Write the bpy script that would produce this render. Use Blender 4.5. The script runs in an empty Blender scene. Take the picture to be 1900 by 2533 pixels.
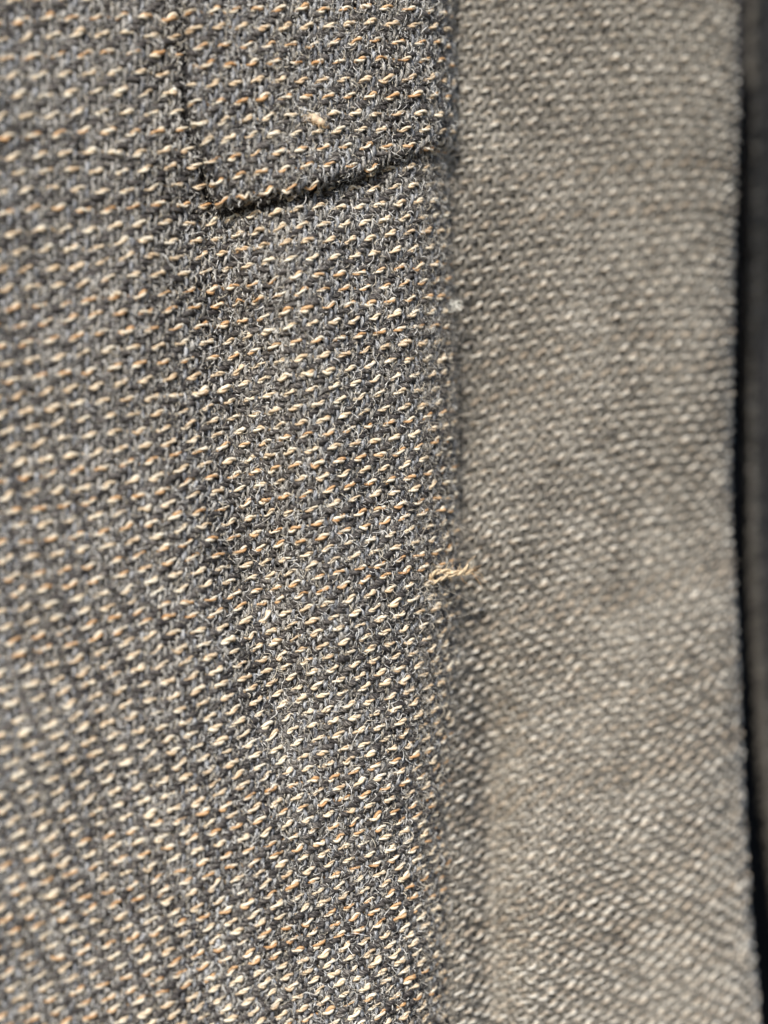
import bpy, math, random
import numpy as np
from mathutils import Vector

rng = np.random.default_rng(7)
random.seed(7)
S = bpy.context.scene
COL = S.collection

# ------------------------------------------------------------------ camera, sky, sun, exposure
# one unit is one centimetre of cloth; the camera looks along +Y from 12 cm away
DIST = 12.0
PPC = 450.0                                   # photograph pixels per cm in the focus plane
cd = bpy.data.cameras.new('camera')
cam = bpy.data.objects.new('camera', cd)
COL.objects.link(cam)
cam.location = (0, -DIST, 0)
cam.rotation_euler = (math.radians(90), 0, 0)
cd.sensor_fit = 'VERTICAL'
cd.sensor_height = 36.0
cd.lens = 36.0 * DIST / (2533 / PPC)
cd.clip_start = 0.1
cd.clip_end = 200
cd.dof.use_dof = True
cd.dof.focus_distance = DIST - 0.06
APERTURE = 0.54                               # diameter of the lens opening, cm
cd.dof.aperture_fstop = cd.lens * 1e-3 / APERTURE
S.camera = cam

SUN = Vector((-0.22, -0.80, 0.62)).normalized()
elev = math.asin(SUN.z)
rot = math.atan2(SUN.x, SUN.y)
w = bpy.data.worlds.new('World')
S.world = w
w.use_nodes = True
nt = w.node_tree
bg = nt.nodes['Background']
sky = nt.nodes.new('ShaderNodeTexSky')
sky.sky_type = 'NISHITA'
sky.sun_disc = False
sky.sun_elevation = elev
sky.sun_rotation = rot % (2 * math.pi)
nt.links.new(sky.outputs[0], bg.inputs[0])
bg.inputs[1].default_value = 0.11
sd = bpy.data.lights.new('sun', 'SUN')
sd.energy = 4.0
sd.angle = math.radians(0.6)
sd.color = (1.0, 0.93, 0.82)
sun = bpy.data.objects.new('sun', sd)
COL.objects.link(sun)
sun.rotation_euler = (-SUN).to_track_quat('-Z', 'Y').to_euler()
S.view_settings.view_transform = 'Standard'
S.view_settings.look = 'None'
S.view_settings.exposure = 0.34
S.view_settings.gamma = 1.0
S.cycles.use_denoising = True
S.cycles.denoiser = 'OPENIMAGEDENOISE'
S.cycles.denoising_input_passes = 'RGB_ALBEDO_NORMAL'
S.cycles.denoising_prefilter = 'ACCURATE'
S.cycles.max_bounces = 6

# ------------------------------------------------------------------ helpers
def X(px, d=0.0): return (px - 950.0) / PPC * (DIST + d) / DIST
def Z(py, d=0.0): return (1266.5 - py) / PPC * (DIST + d) / DIST
def sstep(a, b, x):
    t = np.clip((x - a) / (b - a), 0, 1)
    return t * t * (3 - 2 * t)

def wobble(seed, n=14, lo=0.25, hi=1.2):
    r = np.random.default_rng(seed)
    k = 2 * np.pi / r.uniform(lo, hi, n)
    th = r.uniform(0, 2 * np.pi, n)
    ph = r.uniform(0, 2 * np.pi, n)
    amp = 1 / k
    amp /= np.sqrt((amp ** 2).sum() / 2)
    kx, kz = k * np.cos(th), k * np.sin(th)
    def f(x, z):
        o = np.zeros(np.broadcast(x, z).shape)
        for i in range(n):
            o = o + amp[i] * np.sin(kx[i] * x + kz[i] * z + ph[i])
        return o
    return f

def new_mat(name):
    m = bpy.data.materials.new(name)
    m.use_nodes = True
    return m, m.node_tree.nodes, m.node_tree.links, m.node_tree.nodes['Principled BSDF']

def yarn_mat(name, stops, streak=(18.0, 2.6), twist=22.0, rough=0.62, spec=0.35, bump=0.6, tint=0.25, patch=3.0):
    """spun yarn: fibre streaks wound round the yarn (UV: length in cm, turn), melange colours"""
    m, N, L, b = new_mat(name)
    uv = N.new('ShaderNodeUVMap'); uv.uv_map = 'yarn'
    sep = N.new('ShaderNodeSeparateXYZ'); L.new(uv.outputs[0], sep.inputs[0])
    mul = N.new('ShaderNodeMath'); mul.operation = 'MULTIPLY_ADD'
    L.new(sep.outputs[0], mul.inputs[0]); mul.inputs[1].default_value = twist; L.new(sep.outputs[1], mul.inputs[2])
    cmb = N.new('ShaderNodeCombineXYZ'); L.new(sep.outputs[0], cmb.inputs[0]); L.new(mul.outputs[0], cmb.inputs[1])
    oi = N.new('ShaderNodeObjectInfo')
    L.new(oi.outputs['Random'], cmb.inputs[2])
    mp = N.new('ShaderNodeMapping'); mp.inputs['Scale'].default_value = (streak[0], streak[1] * 2, 97.0)
    L.new(cmb.outputs[0], mp.inputs[0])
    n1 = N.new('ShaderNodeTexNoise'); n1.inputs['Scale'].default_value = 1.6; n1.inputs['Detail'].default_value = 3
    n1.inputs['Roughness'].default_value = 0.7
    L.new(mp.outputs[0], n1.inputs['Vector'])
    geo = N.new('ShaderNodeNewGeometry')
    n2 = N.new('ShaderNodeTexNoise'); n2.inputs['Scale'].default_value = patch; n2.inputs['Detail'].default_value = 2
    L.new(geo.outputs['Position'], n2.inputs['Vector'])
    mx = N.new('ShaderNodeMath'); mx.operation = 'MULTIPLY_ADD'
    L.new(n2.outputs[0], mx.inputs[0]); mx.inputs[1].default_value = tint
    sub = N.new('ShaderNodeMath'); sub.operation = 'ADD'; L.new(n1.outputs[0], sub.inputs[0]); sub.inputs[1].default_value = -0.5 * tint
    L.new(sub.outputs[0], mx.inputs[2])
    cr = N.new('ShaderNodeValToRGB'); L.new(mx.outputs[0], cr.inputs[0])
    e = cr.color_ramp.elements
    while len(e) < len(stops): e.new(0.5)
    for el, (p, c) in zip(e, stops):
        el.position = p; el.color = (*c, 1)
    L.new(cr.outputs[0], b.inputs['Base Color'])
    b.inputs['Roughness'].default_value = rough
    b.inputs['Specular IOR Level'].default_value = spec
    bp = N.new('ShaderNodeBump'); bp.inputs['Strength'].default_value = bump; bp.inputs['Distance'].default_value = 0.006
    L.new(n1.outputs[0], bp.inputs['Height']); L.new(bp.outputs[0], b.inputs['Normal'])
    return m

def fibre_mat(name, stops, rough=0.28, spec=0.9):
    m, N, L, b = new_mat(name)
    ci = N.new('ShaderNodeHairInfo')
    cr = N.new('ShaderNodeValToRGB'); L.new(ci.outputs['Random'], cr.inputs[0])
    cr.color_ramp.interpolation = 'CONSTANT'
    e = cr.color_ramp.elements
    while len(e) < len(stops): e.new(0.5)
    for el, (p, c) in zip(e, stops):
        el.position = p; el.color = (*c, 1)
    L.new(cr.outputs[0], b.inputs['Base Color'])
    b.inputs['Roughness'].default_value = rough
    b.inputs['Specular IOR Level'].default_value = spec
    return m

M_CREAM = yarn_mat('cream_ply', [(0.26, (0.34, 0.17, 0.07)), (0.42, (0.70, 0.57, 0.40)), (0.56, (0.90, 0.85, 0.73))], twist=14, rough=0.5, spec=0.5)
M_OCHRE = yarn_mat('ochre_ply', [(0.28, (0.28, 0.12, 0.045)), (0.43, (0.57, 0.39, 0.22)), (0.58, (0.84, 0.74, 0.58))], twist=14, rough=0.5, spec=0.5)
M_GREY = yarn_mat('grey_warp', [(0.34, (0.045, 0.042, 0.040)), (0.49, (0.230, 0.222, 0.212)), (0.65, (0.67, 0.655, 0.630))], tint=0.3, patch=5)
M_DARK = yarn_mat('charcoal_weft', [(0.38, (0.014, 0.012, 0.014)), (0.53, (0.062, 0.055, 0.054)), (0.70, (0.36, 0.335, 0.31))])
M_TAUPE = yarn_mat('taupe_warp', [(0.32, (0.105, 0.099, 0.089)), (0.50, (0.245, 0.230, 0.203)), (0.68, (0.50, 0.475, 0.43))])
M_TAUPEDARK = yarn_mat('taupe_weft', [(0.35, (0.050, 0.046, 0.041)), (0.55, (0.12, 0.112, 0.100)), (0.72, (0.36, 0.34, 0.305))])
M_PALE = yarn_mat('pale_ply', [(0.25, (0.48, 0.42, 0.34)), (0.42, (0.76, 0.71, 0.62)), (0.60, (0.92, 0.90, 0.84))], twist=14, rough=0.5, spec=0.5)
M_FAWN = yarn_mat('fawn_ply', [(0.30, (0.31, 0.235, 0.17)), (0.48, (0.53, 0.45, 0.36)), (0.68, (0.76, 0.70, 0.61))], twist=14, rough=0.5, spec=0.5)
M_COOL = yarn_mat('cool_grey_warp', [(0.36, (0.030, 0.030, 0.040)), (0.50, (0.20, 0.21, 0.235)), (0.64, (0.66, 0.68, 0.72))], tint=0.3, patch=5)
M_RUST = yarn_mat('rust_ply', [(0.28, (0.24, 0.09, 0.03)), (0.45, (0.55, 0.29, 0.11)), (0.64, (0.80, 0.62, 0.42))], twist=14, rough=0.5, spec=0.5)
M_THREAD = yarn_mat('tan_thread', [(0.28, (0.34, 0.19, 0.09)), (0.45, (0.62, 0.46, 0.28)), (0.60, (0.86, 0.76, 0.58))], twist=14, rough=0.5, spec=0.5)
M_FUZZ = fibre_mat('fibre', [(0.0, (0.025, 0.022, 0.022)), (0.28, (0.12, 0.115, 0.11)), (0.48, (0.42, 0.41, 0.39)), (0.66, (0.70, 0.64, 0.53)), (0.78, (0.90, 0.90, 0.89))])  # the near-white share of the fibres paints in glints
M_FUZZ2 = fibre_mat('soft_fibre', [(0.0, (0.14, 0.13, 0.115)), (0.35, (0.30, 0.275, 0.24)), (0.7, (0.48, 0.44, 0.38))], rough=0.6)
M_TANFUZZ = fibre_mat('tan_fibre', [(0.0, (0.50, 0.30, 0.14)), (0.4, (0.75, 0.58, 0.36)), (0.8, (0.85, 0.76, 0.60))])
M_WHITEFUZZ = fibre_mat('white_fibre', [(0.0, (0.70, 0.70, 0.64)), (0.6, (0.85, 0.85, 0.80))])
M_BACK, _, _, _b = new_mat('gap_shade_backing')  # near-black sheet added under the yarns; paints shade into gaps and tab seam
_b.inputs['Base Color'].default_value = (0.035, 0.034, 0.036, 1); _b.inputs['Roughness'].default_value = 0.95
_b.inputs['Specular IOR Level'].default_value = 0.1

def mesh_obj(name, v, f, mats, parent=None, uv=None, mi=None):
    me = bpy.data.meshes.new(name)
    nf = len(f)
    me.vertices.add(len(v)); me.vertices.foreach_set('co', np.ascontiguousarray(v, dtype=np.float32).ravel())
    me.loops.add(nf * 4); me.loops.foreach_set('vertex_index', np.ascontiguousarray(f, dtype=np.int32).ravel())
    me.polygons.add(nf)
    me.polygons.foreach_set('loop_start', np.arange(0, nf * 4, 4, dtype=np.int32))
    me.polygons.foreach_set('use_smooth', np.ones(nf, dtype=bool))
    for m in mats: me.materials.append(m)
    if mi is not None: me.polygons.foreach_set('material_index', np.ascontiguousarray(mi, dtype=np.int32))
    if uv is not None:
        l = me.uv_layers.new(name='yarn')
        l.data.foreach_set('uv', np.ascontiguousarray(uv[f.ravel()], dtype=np.float32).ravel())
    me.update(calc_edges=True)
    o = bpy.data.objects.new(name, me)
    COL.objects.link(o)
    o.parent = parent
    return o

def unit(a): return a / np.maximum(np.linalg.norm(a, axis=-1, keepdims=True), 1e-9)

def tube(P, Nn, r, sides, ph=0.0):
    """verts, quads, uv of a tube along P; Nn guide normals; r radius per point; tapered closed ends"""
    n = len(P)
    T = unit(np.gradient(P, axis=0))
    B = unit(np.cross(T, Nn)); N2 = np.cross(B, T)
    a = ph + np.arange(sides) * 2 * np.pi / sides
    r = np.broadcast_to(r, (n,)).copy()
    r[0] *= 0.25; r[-1] *= 0.25
    V = P[:, None, :] + r[:, None, None] * (np.cos(a)[None, :, None] * N2[:, None, :] + np.sin(a)[None, :, None] * B[:, None, :])
    i = np.arange(n - 1)[:, None] * sides
    j = np.arange(sides)[None, :]; k = (j + 1) % sides
    F = np.stack([i + j, i + k, i + sides + k, i + sides + j], -1).reshape(-1, 4)
    ln = np.concatenate([[0], np.cumsum(np.linalg.norm(np.diff(P, axis=0), axis=1))])
    # turn coordinate folds back on itself, so the UV has no seam
    tri = 1 - np.abs(1 - 2 * (np.arange(sides) / sides))
    UV = np.stack([np.repeat(ln, sides), np.tile(tri, n)], -1)
    return V.reshape(-1, 3), F, UV

def join(parts):
    V, F, UV, MI = [], [], [], []
    o = 0
    for v, f, uv, mi in parts:
        V.append(v); F.append(f + o); UV.append(uv); MI.append(np.full(len(f), mi)); o += len(v)
    return np.concatenate(V), np.concatenate(F), np.concatenate(UV), np.concatenate(MI)

def fibres(name, P, R, mat, parent):
    """P (n, k, 3) fibre points, R (n,) root radii -> one hair-curves object"""
    n, k, _ = P.shape
    cu = bpy.data.hair_curves.new(name)
    cu.add_curves([k] * n)
    cu.attributes['position'].data.foreach_set('vector', np.ascontiguousarray(P, dtype=np.float32).ravel())
    ra = cu.attributes.get('radius') or cu.attributes.new('radius', 'FLOAT', 'POINT')
    taper = np.linspace(1, 0.45, k)[None, :] * R[:, None]
    ra.data.foreach_set('value', np.ascontiguousarray(taper, dtype=np.float32).ravel())
    cu.materials.append(mat)
    o = bpy.data.objects.new(name, cu)
    COL.objects.link(o)
    o.parent = parent
    o['kind'] = 'stuff'
    return o

def normals(surf, s, t, e=0.004):
    a = surf(s + e, t) - surf(s - e, t)
    b = surf(s, t + e) - surf(s, t - e)
    return unit(np.cross(a, b))                 # points towards the camera side

def sqr(c): return np.tanh(1.9 * c) / np.tanh(1.9)

def weave(root, surf, ts, ss, mats, cycle, sgn, mask=None, names=('tan_weft_yarn', 'charcoal_weft_yarn', 'warp_yarn'),
          rw=0.0112, rf=0.0158, A=0.0150, q=(2.6, 4, 3.6, 4), jit=0.0042, lift=0.0, seed=1, tanr=0.79, twistp=3.1, skew=0.0095):
    """2/2 twill: weft k floats over warps centred on p = sgn*k + 0.5 (mod 4).  ts: weft rows (down), ss: warp columns.
    q = samples per crossing and sides for plain yarns, then for the two plies of a tan yarn"""
    r = np.random.default_rng(seed)
    nk, nj = len(ts), len(ss)
    m_cream, m_ochre, m_dark, m_warp = mats
    jt = r.normal(0, 1, (nk, nj)) * jit            # sideways wander of the wefts
    js = r.normal(0, 1, (nj, nk)) * jit
    ja = 1 + r.normal(0, 0.30, (nk, nj)); ts = ts + r.normal(0, 0.0022, nk); ss = ss + r.normal(0, 0.0012, nj)
    slub = lambda n, m: 1 + 0.16 * np.cumsum(r.normal(0, 1, (n, m)), 1) / np.sqrt(np.arange(1, m + 1)) * np.sin(np.arange(m) * r.uniform(0.2, 0.9, (n, 1)) + r.uniform(0, 6, (n, 1)))
    sk, sj = np.clip(slub(nk, nj), 0.65, 1.4), np.clip(slub(nj, nk), 0.65, 1.45)
    def runs(ok):
        d = np.flatnonzero(np.diff(np.concatenate([[0], ok.astype(int), [0]])))
        return [(a, b) for a, b in zip(d[::2], d[1::2]) if b - a > 5]
    idx = np.arange(nj); kid = np.arange(nk)
    for k in range(nk):
        tan = k % cycle == 0
        spc = q[2] if tan else q[0]
        p = np.linspace(0, nj - 1, int((nj - 1) * spc) + 1)
        s = np.interp(p, idx, ss)
        t = ts[k] + np.interp(p, idx, jt[k])
        c = np.cos(2 * np.pi * (p - sgn * k - 0.5) / 4)
        amp = np.interp(p, idx, ja[k])
        h = A * sqr(c + (0.18 if tan else 0.1)) * amp * (1.25 if tan else 0.8) + lift + (0.006 if tan else -0.002)
        if tan: t = t + skew * np.sin(2 * np.pi * (p - sgn * k - 0.5) / 4) * np.interp(p, idx, 1 + r.normal(0, 0.45, nj))
        P0 = surf(s, t); Nn = normals(surf, s, t)
        ok = np.ones(len(p), bool) if mask is None else mask(P0[:, 0], P0[:, 2], s)
        for a, b in runs(ok):
            parts = []
            P = P0[a:b] + Nn[a:b] * h[a:b, None]; NN = Nn[a:b]
            rr = rf * (1 + r.normal(0, 0.05)) * np.interp(p[a:b], idx, sk[k] * (1 + 0.4 * (ja[k] - 1)))
            if tan:
                T = unit(np.gradient(P, axis=0)); B = np.cross(T, NN)
                th = 2 * np.pi * p[a:b] / twistp + r.uniform(0, 6.28)
                for ply in (0, 1):
                    off = (np.cos(th + ply * np.pi)[:, None] * NN + np.sin(th + ply * np.pi)[:, None] * B) * (rr * 0.56 * tanr)[:, None]
                    parts.append((*tube(P + off, NN, rr * 0.62 * tanr, q[3]), ply))
            else:
                parts.append((*tube(P, NN, rr, q[1], 0.4), 0))
            v, f, uv, mi = join(parts)
            if tan:
                light = r.uniform() < 0.9
                mm = [m_cream, m_ochre] if light else [m_ochre, m_ochre]
                if m_warp is M_GREY and r.uniform() < 0.3: mm = [m_cream, M_RUST]
                mesh_obj(names[0], v, f, mm, root, uv, mi)
            else:
                mesh_obj(names[1], v, f, [m_dark], root, uv)
    for j in range(nj):
        p = np.linspace(0, nk - 1, int((nk - 1) * q[0]) + 1)
        t = np.interp(p, kid, ts)
        s = ss[j] + np.interp(p, kid, js[j])
        c = np.cos(2 * np.pi * (j - sgn * p - 0.5) / 4)
        h = -A * sqr(c + 0.25) * np.interp(p, kid, 1 + r.normal(0, 0.3, nk)) + lift
        P0 = surf(s, t); Nn = normals(surf, s, t)
        ok = np.ones(len(p), bool) if mask is None else mask(P0[:, 0], P0[:, 2], s)
        for a, b in runs(ok):
            P = P0[a:b] + Nn[a:b] * h[a:b, None]
            rr = rw * (1 + r.normal(0, 0.07)) * np.interp(p[a:b], kid, sj[j])
            v, f, uv = tube(P, Nn[a:b], rr, q[1], 0.4)
            mesh_obj(names[2], v, f, [M_COOL if m_warp is M_GREY and r.uniform() < 0.5 else m_warp], root, uv)

def sheet(name, surf, s, t, off, mat, parent=None, mask=None):
    sg, tg = np.meshgrid(s, t, indexing='ij')
    P = surf(sg, tg) + normals(surf, sg, tg) * off
    n, m = len(s), len(t)
    i = np.arange(n - 1)[:, None]; j = np.arange(m - 1)[None, :]
    F = np.stack([i * m + j, (i + 1) * m + j, (i + 1) * m + j + 1, i * m + j + 1], -1).reshape(-1, 4)
    V = P.reshape(-1, 3)
    if mask is not None:
        ok = mask(V[:, 0], V[:, 2], sg.ravel())
        F = F[ok[F].all(1)]
    return mesh_obj(name, V, F, [mat], parent)

def nap(name, parent, surf, s0, s1, t0, t1, n, mat, lift=0.012, ln=(0.010, 0.034), rad=(0.0009, 0.0023), up=0.40, mask=None, seed=3, k=5, dens=None):
    """loose fibres lying in and standing off the weave"""
    r = np.random.default_rng(seed)
    s = r.uniform(s0, s1, n); t = r.uniform(min(t0, t1), max(t0, t1), n)
    if dens is not None:
        keep = r.uniform(0, 1, n) < dens(s, t); s, t = s[keep], t[keep]
    P = surf(s, t); Nn = normals(surf, s, t)
    if mask is not None:
        keep = mask(P[:, 0], P[:, 2], s); P, Nn, s, t = P[keep], Nn[keep], s[keep], t[keep]
    n = len(s)
    e = 0.004
    Ts = unit(surf(s + e, t) - surf(s - e, t)); Tt = np.cross(Nn, Ts)
    ang = np.where(r.uniform(0, 1, n) < 0.65, r.normal(np.pi / 2, 0.55, n), r.normal(0.4, 0.8, n)) + np.pi * r.integers(0, 2, n)
    d = np.cos(ang)[:, None] * Ts + np.sin(ang)[:, None] * Tt
    side = np.cross(Nn, d)
    L = r.uniform(*ln, n) * np.exp(r.normal(0, 0.35, n)) * np.where(r.uniform(0, 1, n) < 0.008, 2.5, 1.0)
    u = np.linspace(0, 1, k)
    rise = np.abs(r.normal(0, up, n)); bend = r.normal(0, 0.40, n); curl = r.normal(0, 0.10, n)
    h0 = lift + r.uniform(-0.012, 0.010, n)
    Q = (P[:, None, :] + d[:, None, :] * (L[:, None] * u)[:, :, None]
         + side[:, None, :] * (L[:, None] * (bend[:, None] * u ** 2 + curl[:, None] * np.sin(u * 5)))[:, :, None]
         + Nn[:, None, :] * (h0[:, None] + L[:, None] * rise[:, None] * np.sin(u * 2.4)[None, :])[:, :, None])
    return fibres(name, Q, r.uniform(*rad, n), mat, parent)

def rows(t0, t1, dv):
    out = [t0]
    while out[-1] > t1: out.append(out[-1] - dv(out[-1]))
    return np.array(out)

def tag(o, label, cat, group=None):
    o['label'] = label; o['category'] = cat
    if group: o['group'] = group
    return o

# ------------------------------------------------------------------ front cloth: flat panel that turns away round a soft fold
E1y = np.array([-400, 0, 570, 1150, 1400, 1720, 2060, 2533, 2900.])
E1x = np.array([1084, 1088, 1110, 1126, 1134, 1126, 1118, 1136, 1150.])
_wf = wobble(11, lo=0.5, hi=1.6)
_wr = wobble(12, lo=0.3, hi=1.1)

def seam(x, z):
    """signed distance (cm) into the sewn tab: positive inside"""
    py = 1266.5 - z * PPC
    px = 950 + x * PPC
    xl = np.interp(py, [-400, 0, 330, 420, 535, 700], [452, 466, 484, 516, 538, 560])
    yb = np.interp(px, [400, 538, 700, 900, 1000, 1090, 1200], [532, 534, 506, 436, 392, 352, 330])
    a = (px - xl) / PPC; b = (yb - py) / PPC * 0.94
    k = 0.018
    return -np.logaddexp(-a / k, -b / k) * k

def groove(d, s):
    return (0.035 * np.exp(-((d + 0.05) / 0.14) ** 2) + 0.085 * np.exp(-((d + 0.012) / 0.026) ** 2)) * sstep(0.15, -0.22, s)

SL = 0.36
def front(s, t, seamed=True):
    s, t = np.broadcast_arrays(np.asarray(s, float), np.asarray(t, float))
    z = t + (0.185 - 0.030 * t) * s + 0.008 * _wr(s, t)
    py = 1266.5 - z * PPC
    xe = (np.interp(py, E1y, E1x) - 950) / PPC
    R = 0.34 + 0.16 * sstep(0.0, -2.4, z)
    xc = xe - R
    a = np.clip((s - xc) / R, 0, 1.9)
    rest = np.maximum(s - xc - 1.9 * R, 0)
    x = np.where(s > xc, xc + R * np.sin(a) + rest * math.cos(1.9), s)
    xf = np.minimum(s, xc)
    y = SL * xf + np.where(s > xc, R * (1 - np.cos(a)) + rest * math.sin(1.9) + SL * R * np.sin(a), 0)
    flat = 1 - sstep(-0.1, 0.25, s - xc)
    vx = -0.92 - 0.12 * (z - 1.6)                # the valley that runs down from the tab's corner
    vz = sstep(2.0, 1.3, z) * sstep(-2.2, -0.2, z)
    g = lambda cx, cz, wx, wz: np.exp(-((s - cx) / wx) ** 2 - ((z - cz) / wz) ** 2)
    y = y + flat * (0.014 * _wf(s, z) - 0.07 * np.exp(-((s - vx - 0.42) / 0.24) ** 2) * vz + 0.20 * np.exp(-((s - vx) / 0.23) ** 2) * vz
                    - 0.07 * g(-1.9, -1.4, 0.6, 1.0))
    d = seam(s, z)
    if seamed: y = y + groove(d, s)
    return np.stack([x, y, z], -1)
def front_plain(s, t): return front(s, t, False)

def tab_surf(s, t):
    """the sewn tab lies on the front cloth, its edges rolled in"""
    P = front_plain(s, t); N = normals(front_plain, np.asarray(s, float), np.asarray(t, float), 0.02)
    d = seam(np.asarray(s, float), P[..., 2])
    px = 950 + P[..., 0] * PPC
    lip = 0.007 * np.exp(-((px - 740) / 150) ** 2) * sstep(0.30, 0.04, d)
    h = -0.015 + 0.068 * np.sqrt(np.clip(d / 0.05, 0, 1)) + lip
    P = P + N * h[..., None]
    P[..., 1] += groove(d, s) * sstep(0.03, -0.01, d)
    return P

fr = mesh_root = sheet('woven_cloth', front, np.concatenate([np.linspace(-2.65, -0.6, 30), np.linspace(-0.55, 1.35, 60)]), np.linspace(4.6, -3.5, 105), -0.035, M_BACK)
tag(fr, 'sharply focused grey and tan twill cloth fold with a sewn tab at its top', 'cloth', 'overlapping layers of woven cloth')
dv1 = lambda t: float(np.interp(t, [-2.9, -1.5, 0.6, 1.3, 2.8], [0.0208, 0.0228, 0.0268, 0.0300, 0.0330]))
ts = rows(3.15, -3.1, dv1)
_e = np.linspace(0, 1, 120)
ss = -2.55 + 3.45 * (1.14 * _e - 0.14 * _e ** 2)
weave(fr, front, ts, ss, (M_CREAM, M_OCHRE, M_DARK, M_GREY), 3, -1,
      mask=lambda x, z, s: seam(s, z) < -0.036 + 0.075 * sstep(-0.86, -0.78, x) + 0.065 * sstep(-0.42, 0.0, s), seed=21)
tb = sheet('sewn_tab', tab_surf, np.linspace(-1.2, 0.72, 110), np.linspace(3.4, 1.3, 110), -0.03, M_BACK, fr,
           mask=lambda x, z, s: seam(s, z) > 0.0)
tb['label'] = 'raised flap with a rolled edge and square corner'
weave(tb, tab_surf, rows(3.24, 1.35, lambda t: 0.0318), np.arange(-1.2, 0.70, 0.0287), (M_CREAM, M_OCHRE, M_DARK, M_GREY), 3, -1,
      mask=lambda x, z, s: seam(s, z) > 0.008, seed=22)
nap('fuzz', fr, front, -2.5, 0.62, 3.1, -3.2, 150000, M_FUZZ, mask=lambda x, z, s: seam(s, z) < 0.02, seed=31)
nap('fuzz', tb, tab_surf, -1.15, 0.6, 3.2, 1.4, 30000, M_FUZZ, mask=lambda x, z, s: seam(s, z) > 0.01, seed=32)
nap('edge_fuzz', fr, front, 0.15, 0.65, 3.1, -3.2, 9000, M_FUZZ2, ln=(0.02, 0.07), up=0.7, rad=(0.0005, 0.0011), seed=33)

# ------------------------------------------------------------------ second cloth, behind the fold and out of focus
E2y = np.array([-500, 0, 600, 900, 1100, 1500, 2000, 2300, 2533, 2950.])
E2x = np.array([1842, 1841, 1832, 1824, 1820, 1834, 1854, 1872, 1894, 1925.])
_w2 = wobble(14, lo=0.6, hi=1.8)
_w2r = wobble(15, lo=0.3, hi=1.2)
def middle(s, t):
    s, t = np.broadcast_arrays(np.asarray(s, float), np.asarray(t, float))
    f = np.clip((3.0 - t) / 6.0, 0, 1)
    u = np.clip(s - 0.5, -3, 2.2)
    z = t + (0.17 + 0.13 * f) * u - 0.5 * (0.11 - 0.07 * f) * u * np.abs(u) + 0.010 * _w2r(s, t)
    d0 = 1.0
    py = 1266.5 - z * DIST / (DIST + d0) * PPC
    xe = X(np.interp(py, E2y, E2x), d0)
    R = 0.36 + 0.16 * f
    xc = xe - R
    a = np.clip((s - xc) / R, 0, 1.75)
    rest = np.maximum(s - xc - 1.75 * R, 0)
    deep = np.maximum(rest - 5.5, 0); rest = np.minimum(rest, 5.5)   # turn added behind the third cloth so the gap stays dark
    x = np.where(s > xc, xc + R * np.sin(a) + rest * math.cos(1.6) + deep, s)
    xf = np.minimum(s, xc)
    low = sstep(0.0, -1.6, z)
    base = 0.47 + 0.31 * (xf - 0.3) - 0.10 * low
    y = base + np.where(s > xc, R * (1 - np.cos(a)) + rest * math.sin(1.6) + 0.26 * R * np.sin(a), 0)
    y = y + 0.030 * _w2(s, z) + 0.20 * low * np.exp(-((s - 0.52 - 0.10 * low) / 0.15) ** 2) + 0.5 * np.clip(0.25 - s, 0, 1)
    return np.stack([x, y, z], -1)

mid = sheet('woven_cloth', middle, np.concatenate([np.linspace(-0.5, 1.6, 40), np.linspace(1.63, 14.0, 160)]), np.linspace(6.5, -6.0, 100), -0.03, M_BACK)
tag(mid, 'pale taupe cloth layer, softly blurred, behind the sharp fold and beside the black gap', 'cloth', 'overlapping layers of woven cloth')
dv2 = lambda t: (0.0325 - 0.0100 * float(sstep(1.0, -2.4, t)))
weave(mid, middle, rows(3.25, -3.8, dv2), np.arange(0.08, 2.6, 0.0272), (M_PALE, M_FAWN, M_TAUPEDARK, M_TAUPE), 2, -1,
      q=(2.2, 4, 2.8, 3), names=('pale_weft_yarn', 'taupe_weft_yarn', 'warp_yarn'), seed=41, rw=0.0142, rf=0.0150)
nap('fuzz', mid, middle, 0.0, 2.7, 3.3, -3.8, 20000, M_FUZZ2, ln=(0.02, 0.05), rad=(0.0008, 0.0016), up=0.35, seed=42, dens=lambda s, t: sstep(2.05, 1.75, s))

# ------------------------------------------------------------------ third cloth, far back in the shade beyond the gap
E3y = np.array([-700, 0, 900, 1300, 1600, 1900, 2100, 2533, 3000.])
E3x = np.array([1860, 1856, 1850, 1856, 1870, 1890, 1912, 1960, 2000.])
_w3 = wobble(17, lo=0.6, hi=1.8)
D3 = 2.2
def rear(s, t):
    """s grows to the right from the turned-back edge"""
    s, t = np.broadcast_arrays(np.asarray(s, float), np.asarray(t, float))
    z = t + 0.10 * (s - 0.5)
    py = 1266.5 - z * DIST / (DIST + D3) * PPC
    xe = X(np.interp(py, E3y, E3x), D3)
    R = 0.09
    u = R - s                                   # positive once past the flat
    a = np.clip(u / R, 0, 2.5)
    rest = np.maximum(u - 2.5 * R, 0)
    x = np.where(u > 0, xe + R - R * np.sin(a) - rest * math.cos(2.5), xe + s)
    y = D3 + 2.2 * sstep(0, 0.1, s) * np.maximum(s, 0) + 0.03 * _w3(s, z) + np.where(u > 0, R * (1 - np.cos(a)) + rest * math.sin(2.5), 0)
    return np.stack([x, y, z], -1)
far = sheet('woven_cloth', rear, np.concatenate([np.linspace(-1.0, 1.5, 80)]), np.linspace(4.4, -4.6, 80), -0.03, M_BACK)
tag(far, 'dark shaded cloth strip beyond the black gap', 'cloth', 'overlapping layers of woven cloth')
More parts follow.
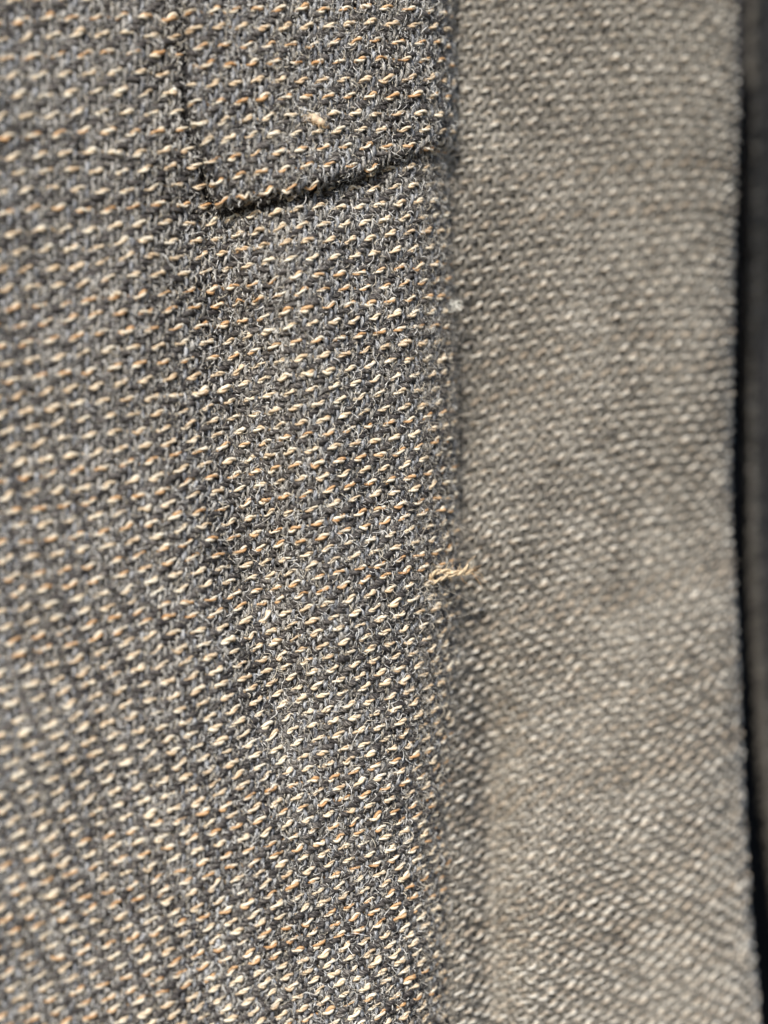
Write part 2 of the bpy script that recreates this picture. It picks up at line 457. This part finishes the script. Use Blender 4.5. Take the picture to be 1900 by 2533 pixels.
weave(far, rear, rows(3.7, -3.9, lambda t: 0.038), np.arange(-0.25, 1.1, 0.034), (M_TAUPEDARK, M_TAUPEDARK, M_DARK, M_TAUPEDARK), 2, -1,  # darker yarns put its shade into the colour; slope turned from the sun
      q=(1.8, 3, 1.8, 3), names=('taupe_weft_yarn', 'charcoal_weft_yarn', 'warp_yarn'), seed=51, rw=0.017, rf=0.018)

# ------------------------------------------------------------------ small loose things on the cloth
def on_front(px, py, surf=front, off=0.03):
    """point on the cloth seen at this place of the panel (search in the cloth's own coordinates)"""
    sg, tg = np.meshgrid(np.linspace(-2.5, 0.6, 320), np.linspace(3, -3, 320), indexing='ij')
    P = surf(sg, tg)
    k = (DIST / (DIST + P[..., 1]))
    e = (P[..., 0] * k - X(px)) ** 2 + (P[..., 2] * k - Z(py)) ** 2 + np.where(sg > 0.55, 1, 0)
    i = np.unravel_index(np.argmin(e), e.shape)
    n = normals(surf, sg[i], tg[i])
    return P[i] + n * off

def smooth(pts, n):
    pts = np.array(pts, float)
    u = np.linspace(0, 1, len(pts)); v = np.linspace(0, 1, n)
    o = np.stack([np.interp(v, u, pts[:, c]) for c in range(3)], -1)
    for _ in range(6): o[1:-1] = 0.25 * o[:-2] + 0.5 * o[1:-1] + 0.25 * o[2:]
    return o

def empty(name, loc):
    o = bpy.data.objects.new(name, None); o.empty_display_size = 0.05
    COL.objects.link(o); o.location = loc
    return o

def place(o, root):
    o.parent = root; o.matrix_parent_inverse = root.matrix_world.inverted()
    return o

def local(pts, root): return np.asarray(pts) - np.array(root.location)

# loose tan thread caught on the fold
b0 = on_front(1066, 1440, off=0.015)
th = empty('loose_thread', b0)
tag(th, 'loose twisted tan thread end sticking out over the fold edge', 'thread')
def wp(px, py, y): return np.array([X(px, y), y, Z(py, y)])
yb = b0[1]
mainp = smooth([b0, wp(1062, 1430, yb - 0.02), wp(1074, 1416, yb - 0.03), wp(1100, 1412, yb - 0.02), wp(1128, 1418, yb + 0.0), wp(1150, 1415, yb + 0.02), wp(1170, 1413, yb + 0.06)], 60)
secp = smooth([on_front(1050, 1446, off=0.012), wp(1066, 1444, yb - 0.03), wp(1084, 1436, yb - 0.02), wp(1106, 1424, yb - 0.01), wp(1130, 1421, yb), wp(1148, 1412, yb + 0.01), wp(1158, 1398, yb + 0.02)], 60)
for path, mat, rad in ((mainp, M_THREAD, 0.0115), (secp, M_THREAD, 0.0085)):
    a = np.linspace(0, 2 * np.pi * 3.2, 60)
    nn = np.tile([0, -1.0, 0], (60, 1))
    parts = []
    for ply in (0, 1):
        off = np.stack([0 * a, -np.cos(a + ply * np.pi), np.sin(a + ply * np.pi)], -1) * rad * 0.75
        parts.append((*tube(local(path + off, th), nn, rad * 0.8, 6), 0))
    v, f, uv, mi = join(parts)
    mesh_obj('strand', v, f, [mat], th, uv)
def hairs(name, root, paths, rad, mat):
    k = 10
    P = np.stack([smooth(p, k) for p in paths])
    return fibres(name, local(P, root), np.full(len(paths), rad), mat, root)
hp = []
for i in range(34):
    u = rng.uniform(0, 1) ** 0.6
    p = mainp[int(u * 58)]
    a = rng.uniform(-0.6, 2.2) if rng.uniform() < 0.75 else rng.uniform(-2.5, 0)
    L = rng.uniform(0.03, 0.09) * (0.6 + 0.6 * u)
    q1 = p + np.array([math.cos(a), rng.normal(0, 0.4), math.sin(a)]) * L * 0.6
    q2 = q1 + np.array([math.cos(a + rng.normal(0, 1)), rng.normal(0, 0.4), math.sin(a + rng.normal(0, 1))]) * L * 0.6
    hp.append([p, q1, q2])
hairs('frayed_fibre', th, hp, 0.0013, M_TANFUZZ)

# curled white lint on the fold
c0 = on_front(1098, 762, off=0.01)
lc = empty('lint_curl', c0)
tag(lc, 'tiny white curl of lint clinging to the fold edge', 'lint')
paths = []
for i in range(16):
    cx, cy = rng.choice([1104, 1112, 1124, 1136]), 760 + rng.normal(0, 4)
    rx, ry = rng.uniform(6, 13), rng.uniform(5, 10)
    a0 = rng.uniform(0, 6.28); sp = rng.uniform(3.0, 6.0)
    y = c0[1] - 0.02 + rng.normal(0, 0.012)
    paths.append([wp(cx + rx * math.cos(a0 + sp * k / 7), cy + ry * math.sin(a0 + sp * k / 7) - 0.5 * (cx - 1104) * 0.3, y) for k in range(8)])
paths.append([c0, wp(1102, 772, c0[1] - 0.02), wp(1112, 775, c0[1] - 0.02), wp(1124, 768, c0[1] - 0.02)])
hairs('curled_fibre', lc, paths, 0.0021, M_WHITEFUZZ)['kind'] = 'thing'

# bean-shaped beige fleck on the tab
f0 = on_front(774, 303, surf=tab_surf, off=0.028)
fl = empty('lint_fleck', f0)
tag(fl, 'small beige bean-shaped fleck of lint lying on the sewn tab', 'lint')
nu, nv = 28, 14
u = np.linspace(0, 1, nu); axis_a = math.radians(-24)
ax = np.array([math.cos(axis_a), 0.0, math.sin(axis_a)])
Pc = (u[:, None] - 0.5) * 0.105 * ax + np.array([0, 0, 1.0]) * (0.010 * np.sin(u * np.pi))[:, None]
rr = 0.021 * np.sqrt(np.clip(np.sin(np.pi * (0.03 + 0.94 * u)), 0, 1)) * (1 + 0.12 * np.sin(u * 17)) * (0.75 + 0.5 * u)
v, f, uv = tube(Pc, np.tile([0, -1.0, 0], (nu, 1)), rr, nv)
M_FLECK = yarn_mat('fleck', [(0.3, (0.50, 0.36, 0.24)), (0.5, (0.66, 0.52, 0.38)), (0.7, (0.78, 0.68, 0.54))], rough=0.8, spec=0.2)
mesh_obj('fleck_body', v, f, [M_FLECK], fl, uv)
hp = []
for i in range(50):
    k = rng.integers(1, nu - 1); a = rng.uniform(0, 6.28)
    p = f0 + Pc[k] + np.array([0, -0.015 * rng.uniform(0, 1), 0]) + rr[k] * 0.8 * np.array([math.cos(a), 0, math.sin(a)])
    q1 = p + np.array([math.cos(a + 1), rng.normal(-0.2, 0.4), math.sin(a + 1)]) * 0.02
    q2 = q1 + np.array([math.cos(a + 2), rng.normal(0, 0.4), math.sin(a + 2)]) * 0.02
    hp.append([p, q1, q2])
hairs('fleck_fibre', fl, hp, 0.0012, M_TANFUZZ)
